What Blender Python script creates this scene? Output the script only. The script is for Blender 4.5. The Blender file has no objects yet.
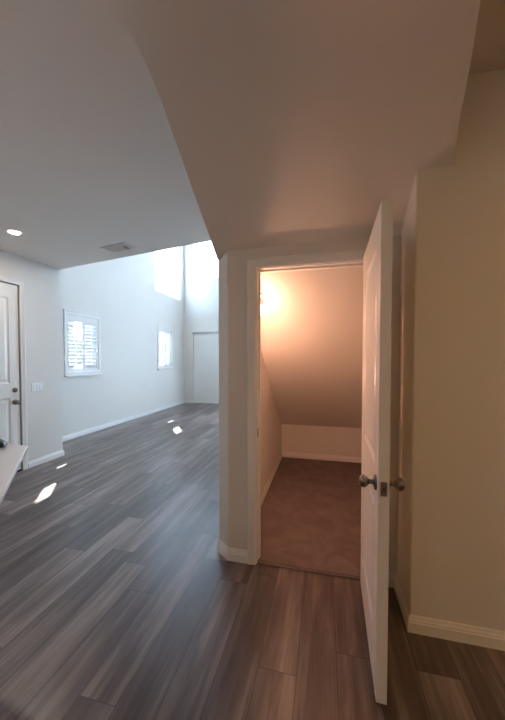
import bpy, bmesh, math, random
from mathutils import Vector, Matrix
random.seed(4)
S = bpy.context.scene
COL = S.collection
PI = math.pi

# ---------------------------------------------------------------- helpers
def link(name, me, mat=None, parent=None, loc=None, rot=None):
    o = bpy.data.objects.new(name, me); COL.objects.link(o)
    if mat is not None and me is not None: me.materials.append(mat)
    if parent is not None: o.parent = parent
    if loc is not None: o.location = loc
    if rot is not None: o.rotation_euler = rot
    return o

def obj(name, bm, mat, parent=None, loc=None, rot=None, smooth=False, bevel=0.0, fix=True):
    if fix: bmesh.ops.recalc_face_normals(bm, faces=bm.faces)
    me = bpy.data.meshes.new(name); bm.to_mesh(me); bm.free()
    if smooth:
        for p in me.polygons: p.use_smooth = True
    o = link(name, me, mat, parent, loc, rot)
    if bevel > 0:
        m = o.modifiers.new('Bevel', 'BEVEL'); m.width = bevel; m.segments = 2
        m.limit_method = 'ANGLE'; m.angle_limit = math.radians(35)
    return o

def empty(name, loc=(0, 0, 0), rot=(0, 0, 0), parent=None):
    o = bpy.data.objects.new(name, None); COL.objects.link(o)
    o.location = loc; o.rotation_euler = rot
    o.empty_display_size = .1
    if parent: o.parent = parent
    return o

def tag(o, label=None, cat=None, group=None, kind=None):
    if label: o['label'] = label
    if cat: o['category'] = cat
    if group: o['group'] = group
    if kind: o['kind'] = kind
    return o

def box(bm, x0, x1, y0, y1, z0, z1):
    v = [bm.verts.new(p) for p in [(x0,y0,z0),(x1,y0,z0),(x1,y1,z0),(x0,y1,z0),(x0,y0,z1),(x1,y0,z1),(x1,y1,z1),(x0,y1,z1)]]
    for f in [(3,2,1,0),(4,5,6,7),(0,1,5,4),(1,2,6,5),(2,3,7,6),(3,0,4,7)]:
        bm.faces.new([v[i] for i in f])

def prism(bm, poly, z0, z1):
    a = [bm.verts.new((x, y, z0)) for x, y in poly]; b = [bm.verts.new((x, y, z1)) for x, y in poly]
    n = len(poly)
    bm.faces.new(a[::-1]); bm.faces.new(b)
    for i in range(n): bm.faces.new([a[i], a[(i+1) % n], b[(i+1) % n], b[i]])

def struct(name, bm, mat, bevel=0.0):
    return tag(obj(name, bm, mat, bevel=bevel), kind='structure')

def sbox(name, mat, *a, bevel=0.0):
    bm = bmesh.new(); box(bm, *a); return struct(name, bm, mat, bevel)

def lathe(bm, prof, seg=24, M=None):
    """profile of (radius, height) turned round local z"""
    rings = []
    for r, h in prof:
        if r < 1e-5: rings.append([bm.verts.new((0, 0, h))])
        else: rings.append([bm.verts.new((r*math.cos(2*PI*i/seg), r*math.sin(2*PI*i/seg), h)) for i in range(seg)])
    for a, b in zip(rings, rings[1:]):
        for i in range(seg):
            j = (i+1) % seg
            if len(a) == 1 and len(b) == 1: continue
            if len(a) == 1: bm.faces.new([a[0], b[j], b[i]])
            elif len(b) == 1: bm.faces.new([a[i], a[j], b[0]])
            else: bm.faces.new([a[i], a[j], b[j], b[i]])
    for rr in (rings[0], rings[-1]):
        if len(rr) > 1: bm.faces.new(rr)
    if M is not None:
        vs = [v for r in rings for v in r]
        bmesh.ops.transform(bm, matrix=M, verts=vs)

def sweep(bm, path, prof, place, closed=False):
    """mitred sweep of prof [(offset to the left of the path, height)] along a plane polyline; place(a, b, h) -> xyz"""
    n = len(path); P = [Vector(p) for p in path]; rings = []
    for i in range(n):
        if closed or 0 < i < n-1:
            d0 = (P[i]-P[i-1]).normalized(); d1 = (P[(i+1) % n]-P[i]).normalized()
        elif i == 0: d0 = d1 = (P[1]-P[0]).normalized()
        else: d0 = d1 = (P[i]-P[i-1]).normalized()
        n0 = Vector((-d0.y, d0.x)); n1 = Vector((-d1.y, d1.x))
        m = (n0+n1); m = m/ max(1e-6, m.dot(n0))
        rings.append([bm.verts.new(place(P[i].x+m.x*o, P[i].y+m.y*o, h)) for o, h in prof])
    k = len(prof)
    for i in range(n if closed else n-1):
        a, b = rings[i], rings[(i+1) % n]
        for j in range(k): bm.faces.new([a[j], b[j], b[(j+1) % k], a[(j+1) % k]])
    if not closed:
        bm.faces.new(rings[0][::-1]); bm.faces.new(rings[-1])

BASE = [(0,0),(.014,0),(.014,.052),(.0105,.058),(.0105,.064),(.007,.071),(.005,.080),(.003,.086),(0,.086)]
def baseboard(name, path, mat):
    bm = bmesh.new(); sweep(bm, path, BASE, lambda a, b, h: (a, b, h))
    return struct(name, bm, mat)
CAS = [(0,0),(0,.010),(.006,.013),(.018,.0125),(.030,.015),(.046,.018),(.056,.018),(.062,.014),(.062,0)]

# ---------------------------------------------------------------- materials
def newmat(name):
    m = bpy.data.materials.new(name); m.use_nodes = True
    nt = m.node_tree; return m, nt, nt.nodes['Principled BSDF']
def N(nt, t, **k):
    n = nt.nodes.new(t)
    for a, b in k.items(): setattr(n, a, b)
    return n
def mathn(nt, op, a, b=None, c=None):
    n = nt.nodes.new('ShaderNodeMath'); n.operation = op
    for i, x in enumerate((a, b, c)):
        if x is None: continue
        if isinstance(x, (int, float)): n.inputs[i].default_value = x
        else: nt.links.new(x, n.inputs[i])
    return n.outputs[0]

def paint(name, col, rough=.6, var=.03, bump=.15, scale=160):
    m, nt, b = newmat(name); L = nt.links.new
    tc = N(nt, 'ShaderNodeTexCoord')
    no = N(nt, 'ShaderNodeTexNoise'); no.inputs['Scale'].default_value = 1.7; no.inputs['Detail'].default_value = 3
    L(tc.outputs['Object'], no.inputs['Vector'])
    mr = N(nt, 'ShaderNodeMapRange'); mr.inputs['To Min'].default_value = 1-var; mr.inputs['To Max'].default_value = 1+var
    L(no.outputs['Fac'], mr.inputs['Value'])
    mx = N(nt, 'ShaderNodeVectorMath', operation='SCALE'); mx.inputs[0].default_value = col
    L(mr.outputs['Result'], mx.inputs['Scale']); L(mx.outputs[0], b.inputs['Base Color'])
    b.inputs['Roughness'].default_value = rough
    n2 = N(nt, 'ShaderNodeTexNoise'); n2.inputs['Scale'].default_value = scale; n2.inputs['Detail'].default_value = 2
    L(tc.outputs['Object'], n2.inputs['Vector'])
    bp = N(nt, 'ShaderNodeBump'); bp.inputs['Strength'].default_value = bump; bp.inputs['Distance'].default_value = .002
    L(n2.outputs['Fac'], bp.inputs['Height']); L(bp.outputs[0], b.inputs['Normal'])
    return m

WALL = paint('wall_paint', (.745, .705, .655), .55)
WALLC = paint('ceiling_paint', (.75, .71, .665), .7)
TRIM = paint('trim_paint', (.80, .78, .75), .33, .015, .05, 60)
WORK = paint('white_quartz', (.80, .78, .77), .22, .05, .02, 40)
CAB = paint('cabinet_paint', (.72, .71, .69), .4)
SIDING = paint('exterior_stucco', (.55, .52, .48), .8, .05, .5, 90)

def metal(name, col, rough=.3):
    m, nt, b = newmat(name); L = nt.links.new
    b.inputs['Metallic'].default_value = 1; b.inputs['Base Color'].default_value = (*col, 1)
    no = N(nt, 'ShaderNodeTexNoise'); no.inputs['Scale'].default_value = 60
    mr = N(nt, 'ShaderNodeMapRange'); mr.inputs['To Min'].default_value = rough-.05; mr.inputs['To Max'].default_value = rough+.06
    L(no.outputs['Fac'], mr.inputs['Value']); L(mr.outputs['Result'], b.inputs['Roughness'])
    return m
NICKEL = metal('satin_nickel', (.28, .25, .24), .27)
HINGE = metal('hinge_nickel', (.35, .31, .27), .35)
DARK = paint('dark_bronze', (.05, .045, .045), .45)
BLACK = paint('black_plastic', (.012, .012, .014), .25, .02, .03)
PLATE = paint('switch_plastic', (.85, .85, .84), .3, .01, .02)

def floor_mat():
    m, nt, b = newmat('vinyl_plank'); L = nt.links.new
    tc = N(nt, 'ShaderNodeTexCoord'); sp = N(nt, 'ShaderNodeSeparateXYZ'); L(tc.outputs['Object'], sp.inputs[0])
    X, Y = sp.outputs[0], sp.outputs[1]
    W, LEN = .178, 1.22
    xs = mathn(nt, 'DIVIDE', mathn(nt, 'ADD', X, 20.05), W)
    row = mathn(nt, 'FLOOR', xs); fx = mathn(nt, 'FRACT', xs)
    wn = N(nt, 'ShaderNodeTexWhiteNoise', noise_dimensions='1D'); L(row, wn.inputs['W'])
    ys = mathn(nt, 'ADD', mathn(nt, 'DIVIDE', mathn(nt, 'ADD', Y, 30.0), LEN), mathn(nt, 'MULTIPLY', wn.outputs['Value'], 5.0))
    colm = mathn(nt, 'FLOOR', ys); fy = mathn(nt, 'FRACT', ys)
    cb = N(nt, 'ShaderNodeCombineXYZ'); L(row, cb.inputs[0]); L(colm, cb.inputs[1])
    w2 = N(nt, 'ShaderNodeTexWhiteNoise', noise_dimensions='3D'); L(cb.outputs[0], w2.inputs['Vector'])
    rnd = w2.outputs['Value']
    # long grain, shifted per plank
    gv = N(nt, 'ShaderNodeCombineXYZ')
    L(mathn(nt, 'ADD', mathn(nt, 'MULTIPLY', X, 26.0), mathn(nt, 'MULTIPLY', rnd, 90.0)), gv.inputs[0])
    L(mathn(nt, 'MULTIPLY', Y, 1.7), gv.inputs[1]); L(mathn(nt, 'MULTIPLY', rnd, 40.0), gv.inputs[2])
    g = N(nt, 'ShaderNodeTexNoise'); g.inputs['Scale'].default_value = 1; g.inputs['Detail'].default_value = 6; g.inputs['Roughness'].default_value = .62
    g.inputs['Distortion'].default_value = .9
    L(gv.outputs[0], g.inputs['Vector'])
    gv2 = N(nt, 'ShaderNodeCombineXYZ')
    L(mathn(nt, 'ADD', mathn(nt, 'MULTIPLY', X, 12.0), mathn(nt, 'MULTIPLY', rnd, 55.0)), gv2.inputs[0])
    L(mathn(nt, 'MULTIPLY', Y, 1.3), gv2.inputs[1]); L(mathn(nt, 'MULTIPLY', rnd, 17.0), gv2.inputs[2])
    g2 = N(nt, 'ShaderNodeTexNoise'); g2.inputs['Scale'].default_value = 1; g2.inputs['Detail'].default_value = 3
    L(gv2.outputs[0], g2.inputs['Vector'])
    mix = mathn(nt, 'ADD', mathn(nt, 'MULTIPLY', rnd, .24), mathn(nt, 'ADD', mathn(nt, 'MULTIPLY', g.outputs['Fac'], .55), mathn(nt, 'MULTIPLY', g2.outputs['Fac'], .74)))
    cr = N(nt, 'ShaderNodeValToRGB'); e = cr.color_ramp.elements
    e[0].position = .42; e[0].color = (.047, .032, .030, 1)
    e[1].position = 1.08 if False else 1.0; e[1].color = (.35, .29, .265, 1)
    for p, c in ((.58, (.082, .058, .053, 1)), (.74, (.145, .108, .099, 1)), (.88, (.25, .195, .18, 1))):
        k = e.new(p); k.color = c
    L(mix, cr.inputs['Fac'])
    ex = mathn(nt, 'MINIMUM', fx, mathn(nt, 'SUBTRACT', 1.0, fx)); ex = mathn(nt, 'MULTIPLY', ex, W)
    ey = mathn(nt, 'MINIMUM', fy, mathn(nt, 'SUBTRACT', 1.0, fy)); ey = mathn(nt, 'MULTIPLY', ey, LEN)
    ed = mathn(nt, 'MINIMUM', ex, ey)
    gr = N(nt, 'ShaderNodeMapRange'); gr.inputs['From Min'].default_value = .0008; gr.inputs['From Max'].default_value = .0028
    gr.inputs['To Min'].default_value = .30; gr.inputs['To Max'].default_value = .84; L(ed, gr.inputs['Value'])
    sc = N(nt, 'ShaderNodeVectorMath', operation='SCALE'); L(cr.outputs['Color'], sc.inputs[0]); L(gr.outputs['Result'], sc.inputs['Scale'])
    L(sc.outputs[0], b.inputs['Base Color'])
    rr = N(nt, 'ShaderNodeMapRange'); rr.inputs['To Min'].default_value = .24; rr.inputs['To Max'].default_value = .38
    L(g.outputs['Fac'], rr.inputs['Value']); L(rr.outputs['Result'], b.inputs['Roughness'])
    bp = N(nt, 'ShaderNodeBump'); bp.inputs['Strength'].default_value = .25; bp.inputs['Distance'].default_value = .0015
    L(mathn(nt, 'ADD', mathn(nt, 'MULTIPLY', g.outputs['Fac'], .4), gr.outputs['Result']), bp.inputs['Height'])
    L(bp.outputs[0], b.inputs['Normal'])
    return m
FLOOR = floor_mat()

def carpet_mat():
    m, nt, b = newmat('carpet'); L = nt.links.new
    tc = N(nt, 'ShaderNodeTexCoord')
    a = N(nt, 'ShaderNodeTexNoise'); a.inputs['Scale'].default_value = 5.5; a.inputs['Detail'].default_value = 5; a.inputs['Distortion'].default_value = 1.2
    f = N(nt, 'ShaderNodeTexNoise'); f.inputs['Scale'].default_value = 240; f.inputs['Detail'].default_value = 2
    L(tc.outputs['Object'], a.inputs['Vector']); L(tc.outputs['Object'], f.inputs['Vector'])
    s = mathn(nt, 'ADD', mathn(nt, 'MULTIPLY', a.outputs['Fac'], .75), mathn(nt, 'MULTIPLY', f.outputs['Fac'], .25))
    cr = N(nt, 'ShaderNodeValToRGB'); e = cr.color_ramp.elements
    e[0].position = .36; e[0].color = (.150, .113, .102, 1); e[1].position = .68; e[1].color = (.215, .166, .150, 1)
    L(s, cr.inputs['Fac']); L(cr.outputs['Color'], b.inputs['Base Color'])
    b.inputs['Roughness'].default_value = .95; b.inputs['Specular IOR Level'].default_value = .1
    bp = N(nt, 'ShaderNodeBump'); bp.inputs['Strength'].default_value = .8; bp.inputs['Distance'].default_value = .006
    L(f.outputs['Fac'], bp.inputs['Height']); L(bp.outputs[0], b.inputs['Normal'])
    return m
CARPET = carpet_mat()

def emit(name, col, st):
    m, nt, b = newmat(name); b.inputs['Emission Color'].default_value = (*col, 1); b.inputs['Emission Strength'].default_value = st
    b.inputs['Base Color'].default_value = (.8, .8, .8, 1)
    return m

def glass_mat():
    m, nt, b = newmat('window_glass'); nt.nodes.remove(b); L = nt.links.new
    out = [n for n in nt.nodes if n.type == 'OUTPUT_MATERIAL'][0]
    t = N(nt, 'ShaderNodeBsdfTransparent'); t.inputs[0].default_value = (.96, .98, .98, 1)
    g = N(nt, 'ShaderNodeBsdfGlossy'); g.inputs['Roughness'].default_value = .02
    lw = N(nt, 'ShaderNodeLayerWeight'); lw.inputs['Blend'].default_value = .5
    mx = N(nt, 'ShaderNodeMixShader'); L(mathn(nt, 'ADD', mathn(nt, 'MULTIPLY', mathn(nt, 'POWER', lw.outputs['Facing'], 5.0), .5), .03), mx.inputs[0]); L(t.outputs[0], mx.inputs[1]); L(g.outputs[0], mx.inputs[2])
    L(mx.outputs[0], out.inputs[0]); return m
GLASS = glass_mat()

def frosted_mat():
    m, nt, b = newmat('obscure_glass'); L = nt.links.new
    out = [n for n in nt.nodes if n.type == 'OUTPUT_MATERIAL'][0]
    b.inputs['Base Color'].default_value = (.85, .88, .9, 1); b.inputs['Roughness'].default_value = .25
    t = N(nt, 'ShaderNodeBsdfTranslucent'); t.inputs[0].default_value = (.66, .735, .81, 1)
    mx = N(nt, 'ShaderNodeMixShader'); mx.inputs[0].default_value = .85
    L(b.outputs[0], mx.inputs[1]); L(t.outputs[0], mx.inputs[2]); L(mx.outputs[0], out.inputs[0]); return m
FROST = frosted_mat()

def louver_mat():
    m, nt, b = newmat('louver_vinyl'); L = nt.links.new
    out = [n for n in nt.nodes if n.type == 'OUTPUT_MATERIAL'][0]
    b.inputs['Base Color'].default_value = (.86, .87, .87, 1); b.inputs['Roughness'].default_value = .4
    t = N(nt, 'ShaderNodeBsdfTranslucent'); t.inputs[0].default_value = (.22, .26, .29, 1)
    mx = N(nt, 'ShaderNodeMixShader'); mx.inputs[0].default_value = .25
    L(b.outputs[0], mx.inputs[1]); L(t.outputs[0], mx.inputs[2]); L(mx.outputs[0], out.inputs[0]); return m
LOUVER = louver_mat()

# ---------------------------------------------------------------- plan (x right, y away from the camera)
VF = 2.000            # front face of the closet door wall
VI = 2.115            # its inner face
UO, UR = -.447, .275  # door opening
ZO = 2.036            # opening height
UL, ULI = -.752, -.594  # stair wall, outer / closet side
VB = 4.273            # closet back wall
UE = .445; VR = 1.691   # return wall and right wall
ZC = 2.715; ZH = 5.6
UD = -3.739           # entry door wall
UW = -4.361           # window wall
VX = 8.84             # far wall
VD = 3.612            # end of entry wall
SL = .651             # slope of the stair soffit
ZCR = 2.80            # right-hand ceiling

# floors
sbox('floor', FLOOR, -4.6, 4.0, -3.6, 9.1, -.12, 0)
bm = bmesh.new(); prism(bm, [(ULI, VI), (UO, VI), (UO, VF+.022), (UR, VF+.022), (UR, VI), (.62, VI), (.62, VB), (ULI, VB)], 0, .012)
struct('floor_closet_carpet', bm, CARPET, .004)
bm = bmesh.new(); box(bm, UO, UR, VF+.002, VF+.022, 0.0, .009)
struct('trim_1', bm, paint('threshold_strip', (.12, .085, .07), .4), .004)

# closet front wall with opening, chamfered outer corner
bm = bmesh.new()
prism(bm, [(UL, VI), (UL, 2.078), (-.655, VF), (UO-.012, VF), (UO-.012, VI)], 0, 2.9)
box(bm, UR+.012, 3.2, VF, VI, 0, 2.9)
struct('wall_front', bm, WALL)
bm = bmesh.new(); box(bm, UO-.012, UR+.012, VF, VI, ZO+.012, 2.9)
struct('wall_above_door', bm, WALL)
# stair wall, left of the closet, full height in the tall room
bm = bmesh.new(); box(bm, UL, ULI, VI, VB+.12, 0, ZH)
struct('wall_stair', bm, WALL)
sbox('wall_closet_back', WALL, ULI, .62, VB, VB+.12, 0, .60)
sbox('wall_closet_right', WALL, .62, .74, VI, VB+.12, 0, 2.9)
sbox('wall_stair_back', WALL, ULI, 3.2, VB+.12, VB+.24, 0, ZH)
# closet sloping ceiling
bm = bmesh.new()
s2 = .72
a = [(VB+.02, .484-.02*s2), (VI, .484+s2*(VB-VI)), (VI, .484+s2*(VB-VI)+.14), (VB+.02, .484+.14)]
for xx in (ULI, .62): pass
va = [bm.verts.new((ULI, y, z)) for y, z in a]; vb = [bm.verts.new((.62, y, z)) for y, z in a]
bm.faces.new(va); bm.faces.new(vb[::-1])
for i in range(4): bm.faces.new([va[i], va[(i+1) % 4], vb[(i+1) % 4], vb[i]])
struct('ceiling_closet', bm, WALL)

# right wall block (return + wall facing the camera)
bm = bmesh.new(); box(bm, UE, 3.2, VR, VF, 0, 2.9)
struct('wall_right', bm, WALL, .010)

# stair soffit: slopes up from the door wall to the ceiling, then runs level
def zs(v): return 2.147+SL*(2.049-v)
v_flat = 2.049-(ZC-2.147)/SL
rings = []
bm = bmesh.new()
RE = [(2.06, .66), (1.80, .635), (1.66, .607), (1.58, .582), (1.48, .567), (1.34, .545), (1.233, .520), (v_flat, .512), (.6, .48), (-3.4, .48)]
def edge_u(v):
    for (a, ua), (b, ub) in zip(RE, RE[1:]):
        if b <= v <= a: return ub+(ua-ub)*(v-b)/(a-b)
    return .48
B0, B1 = v_flat+.13, v_flat-.13          # eased bend between slope and level part
def zsoff(v):
    if v >= B0: return zs(v)
    if v <= B1: return ZC
    t = (B0-v)/(B0-B1); return zs(B0)+SL*(B0-B1)*(t-t*t/2)
vs_ = [2.06, 1.95, 1.80, 1.70, 1.62, 1.54, 1.46, 1.38]+[B0-(B0-B1)*k/14 for k in range(15)]+[.6, .2, -3.4]
secs = [(v, zsoff(v), edge_u(v)) for v in vs_]
for v, z, ur in secs:
    rings.append([bm.verts.new(p) for p in ((UL, v, z), (ur, v, z), (ur, v, 3.0), (UL, v, 3.0))])
for r0, r1 in zip(rings, rings[1:]):
    for j in range(4): bm.faces.new([r0[j], r1[j], r1[(j+1) % 4], r0[(j+1) % 4]])
bm.faces.new(rings[0]); bm.faces.new(rings[-1][::-1])
so_ = struct('ceiling_stair_soffit', bm, WALL)
for p in so_.data.polygons: p.use_smooth = abs(p.normal.z) > .6 and p.center.z < 2.9
so_.data.set_sharp_from_angle(angle=math.radians(30))

# hall ceiling on the left with the edge towards the tall room, and upper wall above it
e0 = (UD-.7, 3.612+.139); e1 = (UL, 3.028)
bm = bmesh.new(); prism(bm, [(-4.6, 3.78), (-4.6, -3.5), (UL, -3.5), (UL, 3.028)], ZC, 3.0)
struct('ceiling', bm, WALLC)
bm = bmesh.new(); prism(bm, [(-4.6, 3.78), (-4.6, 3.64), (UL, 2.89), (UL, 3.028)], 3.0, ZH)
struct('wall_header', bm, WALL)
sbox('ceiling_right', WALLC, .44, 3.2, -3.5, VF, ZCR, 3.0)
sbox('ceiling_tall_room', WALLC, -4.6, 3.4, 2.8, 9.1, ZH, ZH+.15)
# shell behind and beside the camera
sbox('wall_behind', WALL, -4.6, 3.4, -3.6, -3.5, 0, 3.0)
sbox('wall_kitchen_side', WALL, 3.2, 3.4, -3.6, 9.0, 0, ZH)

# entry wall (with door opening)
DV0, DV1, DZ = 2.085, 3.000, 2.345
bm = bmesh.new()
box(bm, UD-.14, UD, -3.5, DV0-.01, 0, ZC); box(bm, UD-.14, UD, DV1+.01, VD, 0, ZC); box(bm, UD-.14, UD, DV0-.01, DV1+.01, DZ+.01, ZC)
struct('wall_entry', bm, WALL)
sbox('wall_entry_return', WALL, UW-.14, UD-.14, VD-.12, VD, 0, ZC)
sbox('wall_entry_backing', SIDING, UW-.2, UW-.08, -3.5, VD-.12, 0, 3.0)

# ---------------------------------------------------------------- window wall and far wall
def wall_with_holes(name, u0, u1, a0, a1, z0, z1, holes, axis, mat):
    xs = sorted({a0, a1, *[h[0] for h in holes], *[h[1] for h in holes]})
    zz = sorted({z0, z1, *[h[2] for h in holes], *[h[3] for h in holes]})
    bm = bmesh.new()
    for i in range(len(xs)-1):
        for j in range(len(zz)-1):
            cx, cz = (xs[i]+xs[i+1])/2, (zz[j]+zz[j+1])/2
            if any(h[0] < cx < h[1] and h[2] < cz < h[3] for h in holes): continue
            if axis == 'y': box(bm, u0, u1, xs[i], xs[i+1], zz[j], zz[j+1])
            else: box(bm, xs[i], xs[i+1], u0, u1, zz[j], zz[j+1])
    bmesh.ops.remove_doubles(bm, verts=bm.verts, dist=1e-5)
    # drop the internal faces shared by neighbouring cells
    seen = {}
    for f in bm.faces: seen.setdefault(tuple(sorted(v.index for v in f.verts)), []).append(f)
    bm.verts.index_update(); seen = {}
    for f in bm.faces: seen.setdefault(tuple(sorted(v.index for v in f.verts)), []).append(f)
    dead = [f for fs in seen.values() if len(fs) > 1 for f in fs]
    bmesh.ops.delete(bm, geom=dead, context='FACES')
    return struct(name, bm, mat)

W1 = (4.345, 5.045, 1.215, 2.20); W2 = (7.325, 7.985, 1.215, 2.25)
WU = (7.16, 8.62, 3.22, 5.05)
wall_with_holes('wall_window_side', UW-.07, UW, VD-.0, VX, 0, ZH, [W1, W2, WU], 'y', WALL)
FU = (-4.10, -2.9, 3.92, 5.15); FB = (-2.1, .9, .08, 2.35); FU2 = (-2.1, .9, 3.3, 5.0)
wall_with_holes('wall_far', VX, VX+.07, -4.5, 3.3, 0, ZH, [FU, FB, FU2, (-4.06, -3.0, 0, 2.25)], 'x', WALL)

def window_frame(parent, to, hole, cas, sash_split, stool=False):
    a0, a1, z0, z1 = hole
    bm = bmesh.new(); A0, A1, Z0, Z1 = cas
    sweep(bm, [(A1, Z0), (A1, Z1), (A0, Z1), (A0, Z0)][::-1], [(0, 0), (0, .016), (-.010, .020), (-.0, .020)][:0] or [(0,0),(0,.014),(.008,.018),(.05,.018),(.058,.012),(.058,0)], lambda a, b, h: to(a, b, h), closed=True)
    obj('window_casing', bm, TRIM, parent)
    # sash
    bm = bmesh.new(); w = .032
    def bx(p0, p1, q0, q1, d0, d1):
        c = [to(a, b, h) for a in (p0, p1) for b in (q0, q1) for h in (d0, d1)]
        xs = [p[0] for p in c]; ys = [p[1] for p in c]; zz = [p[2] for p in c]
        box(bm, min(xs), max(xs), min(ys), max(ys), min(zz), max(zz))
    bx(a0, a1, z0, z0+w, -.062, -.035); bx(a0, a1, z1-w, z1, -.062, -.035)
    bx(a0, a0+w, z0+w, z1-w, -.062, -.035); bx(a1-w, a1, z0+w, z1-w, -.062, -.035)
    if sash_split: bx(a0+w, a1-w, (z0+z1)/2-.015, (z0+z1)/2+.015, -.058, -.038)
    obj('sash', bm, TRIM, parent)
    bm = bmesh.new(); bx(a0+w-.004, a1-w+.004, z0+w-.004, z1-w+.004, -.050, -.046)
    obj('glass', bm, GLASS, parent)

def shutter_window(n, hole, pz, rect, sun_notch_v, label):
    """plantation shutters in two hinged panels; to() maps wall coordinates to the room"""
    to = lambda a, b, h: (UW+h, a, b)
    t = tag(empty('window_%d' % n, (0, 0, 0)), label, 'window', kind='structure')
    a0, a1, z0, z1 = rect                      # visible louvre field
    window_frame(t, to, hole, (a0-.045, a1+.045, z0-.045, hole[3]+.0), False)
    # outer head board and sill
    bm = bmesh.new(); box(bm, UW, UW+.045, a0-.115, a1+.115, z0-.135, z0-.108); obj('window_sill', bm, TRIM, t, bevel=.004)
    bm = bmesh.new(); box(bm, UW, UW+.028, a0-.11, a1+.11, hole[3]+.056, hole[3]+.075); obj('head_cap', bm, TRIM, t, bevel=.004)
    mid = (a0+a1)/2; st = .034
    for k, (p0, p1) in enumerate(((a0-.04, mid), (mid, a1+.04))):
        bm = bmesh.new(); x0, x1 = UW-.022, UW+.004
        q0, q1 = z0-.04, hole[3]+.01
        box(bm, x0, x1, p0, p0+st, q0, q1); box(bm, x0, x1, p1-st, p1, q0, q1)
        box(bm, x0, x1, p0+st, p1-st, q0, z0); box(bm, x0, x1, p0+st, p1-st, z1, q1)
        pn = obj('shutter_panel', bm, TRIM, t, bevel=.002)
        bm = bmesh.new(); pitch = .066; m = int(round((z1-z0)/pitch)); pitch = (z1-z0)/m
        l0, l1 = p0+st, p1-st
        for i in range(m):
            zc = z0+pitch*(i+.5)
            s0, s1 = l0, l1
            if k == 0 and (i >= m-5 or i == 0): s1 = sun_notch_v  # louvers cut short on purpose so sun patches reach the floor
            c, s = math.cos(math.radians(66)), math.sin(math.radians(66))
            hw, th = .036, .0035
            cor = []
            for (q, r) in ((-hw, 0), (-hw*.5, th), (hw*.5, th), (hw, 0), (hw*.5, -th), (-hw*.5, -th)):
                cor.append((UW-.009+q*c-r*s, zc+q*s+r*c))     # outer edge low, room edge high
            va = [bm.verts.new((x, s0, z)) for x, z in cor]; vb = [bm.verts.new((x, s1, z)) for x, z in cor]
            bm.faces.new(va); bm.faces.new(vb[::-1])
            for j in range(6): bm.faces.new([va[j], va[(j+1) % 6], vb[(j+1) % 6], vb[j]])
        obj('louvers', bm, LOUVER, pn)
        bm = bmesh.new(); cm = (l0+l1)/2; box(bm, UW+.020, UW+.028, cm-.006, cm+.006, z0+.05, z1-.05)
        obj('tilt_rod', bm, TRIM, pn)
    return t
shutter_window(1, W1, 0, (4.375, 5.030, 1.245, 2.085), 4.50, 'nearer window with white plantation shutters on the pale wall')
shutter_window(2, W2, 0, (7.345, 7.975, 1.245, 2.135), 7.37, 'farther window with white plantation shutters near the room corner')

def plain_window(n, axis, hole, label, gm=None):
    if axis == 'y': to = lambda a, b, h: (UW+h, a, b)
    else: to = lambda a, b, h: (a, VX-h, b)
    t = tag(empty('window_%d' % n), label, 'window', kind='structure')
    a0, a1, z0, z1 = hole
    bm = bmesh.new(); w = .032
    def bx(p0, p1, q0, q1, d0, d1):
        c = [to(a, b, h) for a in (p0, p1) for b in (q0, q1) for h in (d0, d1)]
        xs = [p[0] for p in c]; ys = [p[1] for p in c]; zz = [p[2] for p in c]
        box(bm, min(xs), max(xs), min(ys), max(ys), min(zz), max(zz))
    bx(a0, a1, z0, z0+w, -.062, -.03); bx(a0, a1, z1-w, z1, -.062, -.03)
    bx(a0, a0+w, z0+w, z1-w, -.062, -.03); bx(a1-w, a1, z0+w, z1-w, -.062, -.03)
    obj('sash', bm, TRIM, t)
    bm = bmesh.new(); bx(a0+w-.004, a1-w+.004, z0+w-.004, z1-w+.004, -.050, -.046)
    obj('glass', bm, gm or GLASS, t)
plain_window(3, 'y', WU, 'high bright window on the window wall beside the corner', FROST)
plain_window(4, 'x', FU, 'high bright window on the far wall', FROST)
plain_window(5, 'x', FB, 'wide glazed doors added out of view on the far wall', FROST)  # unseen, added for daylight and the bluish floor sheen
plain_window(6, 'x', FU2, 'upper window added out of view above the wide glazed doors', FROST)  # unseen pane added to bring more daylight into the tall room

def ground():
    m = paint('outdoor_concrete', (.5, .5, .47), .9, .12, .5, 30); return m
G = ground()
sbox('ground', G, -30, -4.6, -10, 40, -.3, -.05); sbox('ground_rear', G, -4.6, 30, 9.1, 40, -.3, -.05)

# far door recess: flat panel set back below the line
t = tag(empty('door_3', (-3.53, VX, 0)), 'tall pale flush sliding door in the far wall', 'door', kind='structure')
bm = bmesh.new(); box(bm, -.53, .53, .03, .065, .005, 2.235); obj('door_panel', bm, TRIM, t, bevel=.003)
bm = bmesh.new(); box(bm, -.55, .55, -.012, .03, 2.215, 2.262); obj('head_shadow_line', bm, paint('shadow_line_grey', (.42, .45, .47), .4), t)  # grey strip standing for the shadow line above the panel
bm = bmesh.new(); box(bm, -.53, .53, .09, .10, 0, 2.25); obj('backing_panel', bm, TRIM, t)

# ---------------------------------------------------------------- baseboards
baseboard('baseboard_window_side', [(UW, VX), (UW, VD)][::1], TRIM)
baseboard('baseboard_far', [(-4.06, VX), (UW, VX)], TRIM)
baseboard('baseboard_entry', [(UW, VD), (UD, VD), (UD, DV1+.075)], TRIM)
baseboard('baseboard_entry_near', [(UD, DV0-.075), (UD, -3.5)], TRIM)
baseboard('baseboard_corner', [(UO-.067, VF), (-.655, VF), (UL, 2.078), (UL, VB+.24)][::-1][::-1], TRIM)
baseboard('baseboard_right', [(3.2, VR), (UE, VR), (UE, VF), (UR+.067, VF)], TRIM)
baseboard('baseboard_closet', [(.62, VI), (.62, VB), (ULI, VB), (ULI, VI)], TRIM)

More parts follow.
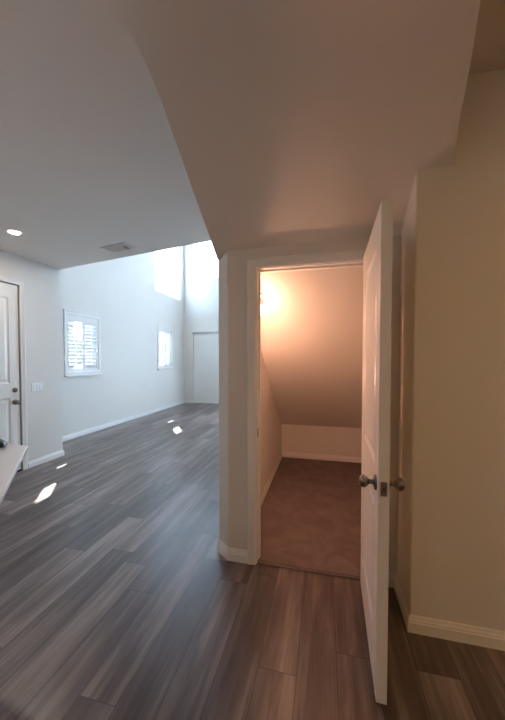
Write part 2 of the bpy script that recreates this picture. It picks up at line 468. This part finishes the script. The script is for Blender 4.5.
# ---------------------------------------------------------------- closet door frame
bm = bmesh.new()
sweep(bm, [(UO-.006, 0), (UO-.006, ZO+.006), (UR+.006, ZO+.006), (UR+.006, 0)], CAS, lambda a, b, h: (a, VF-h, b))
struct('trim_closet_casing', bm, TRIM)
bm = bmesh.new()
box(bm, UO-.012, UO, VF, VI, 0, ZO+.012); box(bm, UR, UR+.012, VF, VI, 0, ZO+.012); box(bm, UO, UR, VF, VI, ZO, ZO+.012)
# stops
box(bm, UO, UO+.011, VF+.04, VF+.075, 0, ZO-.011); box(bm, UR-.011, UR, VF+.04, VF+.075, 0, ZO-.011); box(bm, UO, UR, VF+.04, VF+.075, ZO-.011, ZO)
struct('trim_closet_jamb', bm, TRIM, .0015)
bm = bmesh.new(); box(bm, UO-.001, UO+.0018, VF+.006, VF+.034, .885, .945); box(bm, UO+.0018, UO+.002, VF+.013, VF+.027, .90, .93)
struct('trim_strike_plate', bm, HINGE, .0006)

# ---------------------------------------------------------------- panel doors
def panel_leaf(w, h, t, rects):
    """slab in x 0..w, y -t/2..t/2, z 0..h with sunk, raised-field panels on both faces"""
    bm = bmesh.new()
    xs = sorted({0, w, *[r[0] for r in rects], *[r[1] for r in rects]}); zz = sorted({0, h, *[r[2] for r in rects], *[r[3] for r in rects]})
    for sgn in (-1, 1):
        y = sgn*t/2
        def q(p): 
            f = bm.faces.new([bm.verts.new(v) for v in (p if sgn < 0 else p[::-1])])
        for i in range(len(xs)-1):
            for j in range(len(zz)-1):
                cx, cz = (xs[i]+xs[i+1])/2, (zz[j]+zz[j+1])/2
                if any(r[0] < cx < r[1] and r[2] < cz < r[3] for r in rects): continue
                q([(xs[i], y, zz[j]), (xs[i+1], y, zz[j]), (xs[i+1], y, zz[j+1]), (xs[i], y, zz[j+1])])
        for r in rects:
            lv = [(0, 0), (.006, .004), (.016, .0085), (.030, .0085), (.052, .002)]
            for (i0, d0), (i1, d1) in zip(lv, lv[1:]):
                A = [(r[0]+i0, y-sgn*d0, r[2]+i0), (r[1]-i0, y-sgn*d0, r[2]+i0), (r[1]-i0, y-sgn*d0, r[3]-i0), (r[0]+i0, y-sgn*d0, r[3]-i0)]
                B = [(r[0]+i1, y-sgn*d1, r[2]+i1), (r[1]-i1, y-sgn*d1, r[2]+i1), (r[1]-i1, y-sgn*d1, r[3]-i1), (r[0]+i1, y-sgn*d1, r[3]-i1)]
                for k in range(4): q([A[k], A[(k+1) % 4], B[(k+1) % 4], B[k]])
            q(B)
    for a, b in (((0, 0), (w, 0)), ((w, 0), (w, h)), ((w, h), (0, h)), ((0, h), (0, 0))):
        bm.faces.new([bm.verts.new((a[0], -t/2, a[1])), bm.verts.new((a[0], t/2, a[1])), bm.verts.new((b[0], t/2, b[1])), bm.verts.new((b[0], -t/2, b[1]))])
    bmesh.ops.remove_doubles(bm, verts=bm.verts, dist=1e-5)
    return bm

# closet door, swung open towards the camera. local x runs from the hinge edge to the free edge
Lw = .686; T = .042
ang = math.atan2(-1, -.022)                      # a little past square
d2 = tag(empty('door_2', (.2510, 1.972, .012), (0, 0, ang)), 'open white panel closet door seen nearly edge-on', 'door', kind='structure')
leaf = obj('door_leaf', panel_leaf(Lw, 2.040, T, [(.105, Lw-.105, .22, .80), (.105, Lw-.105, .96, 1.90)]), TRIM, d2)
def knob_set(parent, x, z, side, t):
    """rosette, neck and egg-shaped knob, turned about the axis that leaves the face"""
    M = Matrix.Translation((x, side*t/2, z)) @ Matrix.Rotation(-side*PI/2, 4, 'X')
    bm = bmesh.new(); lathe(bm, [(0, 0), (.033, 0), (.033, .003), (.030, .007), (.020, .010), (.0, .010)], 28, M)
    r = obj('rosette', bm, NICKEL, parent, smooth=True)
    bm = bmesh.new(); lathe(bm, [(0, .009), (.013, .009), (.010, .016), (.0095, .024), (.0125, .030), (.019, .035), (.0245, .042), (.0265, .050), (.0250, .058), (.0195, .065), (.010, .069), (0, .070)], 28, M)
    obj('knob', bm, NICKEL, r, smooth=True)
for sd in (-1, 1): knob_set(d2, Lw-.062, .893, sd, T)
bm = bmesh.new(); box(bm, Lw-.001, Lw+.0016, -.0125, .0125, .862, .920); obj('latch_plate', bm, HINGE, d2)
bm = bmesh.new(); box(bm, Lw+.0016, Lw+.009, -.006, .006, .883, .899); obj('latch_bolt', bm, NICKEL, d2, bevel=.002)
for hz in (.25, 1.03, 1.79):
    bm = bmesh.new(); M = Matrix.Translation((.001, T/2+.004, hz-.05+.0))
    lathe(bm, [(0, 0), (.007, 0), (.0075, .003), (.0062, .006), (.0062, .094), (.0075, .097), (.005, .102), (0, .104)], 14, M)
    box(bm, -.018, .0, -T/2+.004, T/2+.004, hz-.048, hz+.048)
    obj('hinge', bm, HINGE, d2)

# entry door
d1 = tag(empty('door_1', (UD-.028, DV0, 0)), 'closed white panelled entry door at left edge', 'door', kind='structure')
ew = DV1-DV0
bm = panel_leaf(ew-.012, DZ-.03, .044, [(.12, .41, 1.10, 2.15), (.50, ew-.13, 1.10, 2.15), (.12, .41, .22, .92), (.50, ew-.13, .22, .92)])
bmesh.ops.rotate(bm, cent=(0, 0, 0), matrix=Matrix.Rotation(PI/2, 3, 'Z'), verts=bm.verts)
bmesh.ops.translate(bm, vec=(0, .006, .022), verts=bm.verts)
obj('door_leaf', bm, TRIM, d1)
def turned(parent, name, y, z, prof, mat=NICKEL):
    bm = bmesh.new(); M = Matrix.Translation((.022, y, z)) @ Matrix.Rotation(PI/2, 4, 'Y'); lathe(bm, prof, 24, M)
    return obj(name, bm, mat, parent, smooth=True)
turned(d1, 'deadbolt', ew-.068, 1.035, [(0, 0), (.031, 0), (.031, .008), (.024, .014), (.010, .015), (.009, .028), (0, .029)])
k = turned(d1, 'knob', ew-.068, .885, [(0, 0), (.033, 0), (.032, .006), (.016, .011), (.011, .026), (.018, .034), (.027, .045), (.025, .058), (.012, .066), (0, .067)])
bm = bmesh.new(); box(bm, -.025, .034, 0, ew, 0, .02); obj('threshold', bm, DARK, d1, bevel=.003)
bm = bmesh.new(); box(bm, .0225, .026, ew-.0065, ew-.001, .0, DZ-.01); obj('gap_strip', bm, DARK, d1)  # dark strip for the line of the gap at the leaf's edge
bm = bmesh.new()
sweep(bm, [(DV0+.0, 0), (DV0+.0, DZ), (DV1, DZ), (DV1, 0)], [(o+.003, h) for o, h in CAS], lambda a, b, h: (UD+h, a, b))
struct('trim_entry_casing', bm, TRIM)
sbox('wall_entry_porch', SIDING, UD-.30, UD-.14, 1.9, 3.1, 0, 2.5)

# ---------------------------------------------------------------- small things
t = tag(empty('light_switch', (UD, 3.225, 1.045)), 'white triple rocker switch plate on the wall beside the entry door', 'light switch')
bm = bmesh.new(); box(bm, 0, .006, -.082, .082, -.058, .058); obj('cover_plate', bm, PLATE, t, bevel=.003)
for i in (-1, 0, 1):
    bm = bmesh.new()
    vs = [(.006, -.0165, -.033), (.006, .0165, -.033), (.006, .0165, .033), (.006, -.0165, .033)]
    box(bm, .005, .010, i*.046-.0165, i*.046+.0165, -.033, .033)
    for v in bm.verts:
        if v.co.x > .009 and v.co.z > 0: v.co.x = .0072
    obj('rocker', bm, PLATE, t, bevel=.001)

LAMP = emit('led_disc', (1.0, .86, .74), 190)
WARM = emit('added_led_disc_warm', (1.0, .58, .23), 180)
def can_light(x, y, z, m, label, group=None):
    t = tag(empty('recessed_light', (x, y, z)), label, 'ceiling light', group)
    bm = bmesh.new(); lathe(bm, [(.045, -.002), (.050, -.006), (.064, -.005), (.068, 0), (.045, 0)], 32)
    # open ring: remove caps
    for f in [f for f in bm.faces if len(f.verts) > 4]: bm.faces.remove(f)
    obj('trim_ring', bm, TRIM, t, smooth=True)
    bm = bmesh.new(); lathe(bm, [(0, -.003), (.046, -.003), (.046, -.001), (0, -.001)], 32)
    obj('lens', bm, m, t)
    return t
can_light(-3.08, 2.44, ZC, LAMP, 'small round recessed downlight glowing in the hall ceiling near the entry door')

t = tag(empty('ceiling_vent', (-2.33, 3.06, ZC), (0, 0, math.radians(-11.2))), 'pale slatted air vent in the hall ceiling near its edge', 'air vent')
bm = bmesh.new()
for b_ in ((-.19, .19, -.095, -.07), (-.19, .19, .07, .095), (-.19, -.165, -.07, .07), (.165, .19, -.07, .07)): box(bm, *b_, -.008, 0)
obj('vent_frame', bm, WALLC, t, bevel=.002)
bm = bmesh.new()
for i in range(9):
    y = -.064+.016*i
    v = [bm.verts.new(p) for p in ((-.165, y-.007, -.001), (.165, y-.007, -.001), (.165, y+.007, -.009), (-.165, y+.007, -.009), (-.165, y-.007, .0), (.165, y-.007, .0), (.165, y+.007, -.008), (-.165, y+.007, -.008))]
    for f in ((0, 1, 2, 3), (7, 6, 5, 4), (0, 4, 5, 1), (2, 6, 7, 3), (1, 5, 6, 2), (0, 3, 7, 4)): bm.faces.new([v[i_] for i_ in f])
obj('slats', bm, WALLC, t)
bm = bmesh.new(); box(bm, -.166, .166, -.071, .071, -.0008, 0); obj('duct_shade_sheet', bm, DARK, t)  # flat dark sheet standing for the shade inside the duct
bm = bmesh.new(); box(bm, .105, .112, -.03, .045, -.020, -.004); obj('damper_lever', bm, HINGE, t)

# island worktop with its clipped 45 degree side, on a base set back beneath
bm = bmesh.new(); prism(bm, [(-1.709, 1.408), (-1.13, .815), (-.98, .66), (-.98, -.9), (-2.75, -.9), (-2.75, 1.558)], .885, .91)
tag(obj('worktop', bm, WORK, bevel=.004), 'white stone countertop corner jutting in at the left edge', 'countertop')
t = tag(empty('base_cabinet', (-2.1, .2, 0)), 'white base cabinet under the stone countertop', 'cabinet')
bm = bmesh.new(); box(bm, -.6, .55, -1.0, .72, .09, .885); obj('body', bm, CAB, t, bevel=.003)
bm = bmesh.new(); box(bm, -.55, .50, -.95, .67, 0, .09); obj('plinth', bm, DARK, t)

# dark rounded object lying on the worktop
bm = bmesh.new()
bmesh.ops.create_uvsphere(bm, u_segments=28, v_segments=16, radius=1)
for v in bm.verts:
    x, y, z = v.co
    v.co = (x*.14*(1-.10*x), y*.068, (z*.034 if z > 0 else z*.012)+.012)
o = obj('tray', bm, BLACK, loc=(-1.915, 1.345, .9102), rot=(0, 0, math.radians(-12)), smooth=True)
o.name = 'black_dish'
tag(o, 'black rounded dish cut off by the left edge, lying on the white countertop', 'dish')

# closet lamp: globe on a lampholder, high by the left wall
lp = (-.485, 2.31)
zc_ = .484+s2*(VB-lp[1])
nrm = Vector((0, -s2, -1)).normalized()
rot = nrm.to_track_quat('Z', 'Y').to_euler()
t = tag(empty('closet_light', (lp[0], lp[1], zc_), rot), 'round glowing warm lamp on the sloping closet ceiling, beside the left door casing', 'ceiling light')
bm = bmesh.new(); lathe(bm, [(0, 0), (.055, 0), (.055, .012), (.022, .020), (.022, .085), (0, .085)], 28); obj('lampholder', bm, PLATE, t, smooth=False)
bm = bmesh.new(); lathe(bm, [(0, .085), (.014, .087), (.018, .105), (.029, .123), (.032, .140), (.028, .157), (.016, .168), (0, .171)], 24); 
obj('bulb', bm, emit('bulb_glow', (1.0, .54, .34), 52), t, smooth=True)

t = tag(empty('added_closet_lamp', (ULI, 2.27, 1.30)), 'added warm bulb for an even closet glow, unseen behind the left door jamb', 'wall lamp')  # unseen second lamp, added to spread an even glow in the closet
bm = bmesh.new(); lathe(bm, [(0, 0), (.05, 0), (.05, .010), (.02, .018), (.02, .045), (0, .045)], 24, Matrix.Rotation(PI/2, 4, 'Y')); obj('backplate', bm, PLATE, t)
bm = bmesh.new(); lathe(bm, [(0, .045), (.014, .047), (.018, .060), (.028, .075), (.031, .090), (.026, .105), (.014, .114), (0, .117)], 20, Matrix.Rotation(PI/2, 4, 'Y'))
obj('bulb', bm, emit('added_bulb_glow', (1.0, .50, .32), 125), t, smooth=True)

# unseen downlights added behind the camera to warm the right wall
grp = 'added warm downlights behind the viewpoint'
for x, y, zz_ in ((1.5, -.3, ZCR), (1.5, -2.0, ZCR), (2.5, .6, ZCR)):
    can_light(x, y, zz_, WARM, 'added warm downlight in the unseen ceiling behind the viewpoint', grp)

for x, y in ((-2.4, -.6), (-2.4, -2.6)):  # unseen downlights added to brighten the hall
    can_light(x, y, ZC, LAMP, 'added neutral downlight in the hall ceiling behind the viewpoint', 'added hall downlights behind the viewpoint')

# ---------------------------------------------------------------- sun, sky, camera
w = bpy.data.worlds.new('World'); S.world = w; w.use_nodes = True
bg = w.node_tree.nodes['Background']; bg.inputs[0].default_value = (.57, .765, 1.0, 1); bg.inputs[1].default_value = 6.0
sl = bpy.data.lights.new('sun', 'SUN'); sl.energy = 17; sl.angle = math.radians(.8); sl.color = (1, .95, .86)
so = bpy.data.objects.new('sun', sl); COL.objects.link(so)
so.rotation_euler = Vector((.60, -.81, -.775)).to_track_quat('-Z', 'Y').to_euler()

def portal(name, loc, direction, sx, sy):
    l = bpy.data.lights.new(name, 'AREA'); l.shape = 'RECTANGLE'; l.size = sx; l.size_y = sy; l.cycles.is_portal = True
    o = bpy.data.objects.new(name, l); COL.objects.link(o); o.location = loc
    o.rotation_euler = Vector(direction).to_track_quat('-Z', 'Y').to_euler(); return o
for h in (W1, W2):
    portal('sky_portal', (UW-.075, (h[0]+h[1])/2, (h[2]+h[3])/2), (1, 0, 0), h[1]-h[0], h[3]-h[2])
cam = bpy.data.cameras.new('camera'); co = bpy.data.objects.new('camera', cam); COL.objects.link(co)
co.location = (0, 0, 1.4309)
co.rotation_euler = (PI/2-.0262, 0, .2353)
cam.sensor_fit = 'VERTICAL'; cam.sensor_height = 36; cam.lens = 36*300/720
cam.shift_y = 6.06/720; cam.clip_start = .02
S.camera = co
S.view_settings.view_transform = 'Standard'; S.view_settings.look = 'None'
S.view_settings.exposure = 1.25; S.view_settings.gamma = 1; S.view_settings.use_curve_mapping = False
S.cycles.max_bounces = 12; S.cycles.diffuse_bounces = 8; S.cycles.use_denoising = True
S.cycles.sample_clamp_indirect = 6
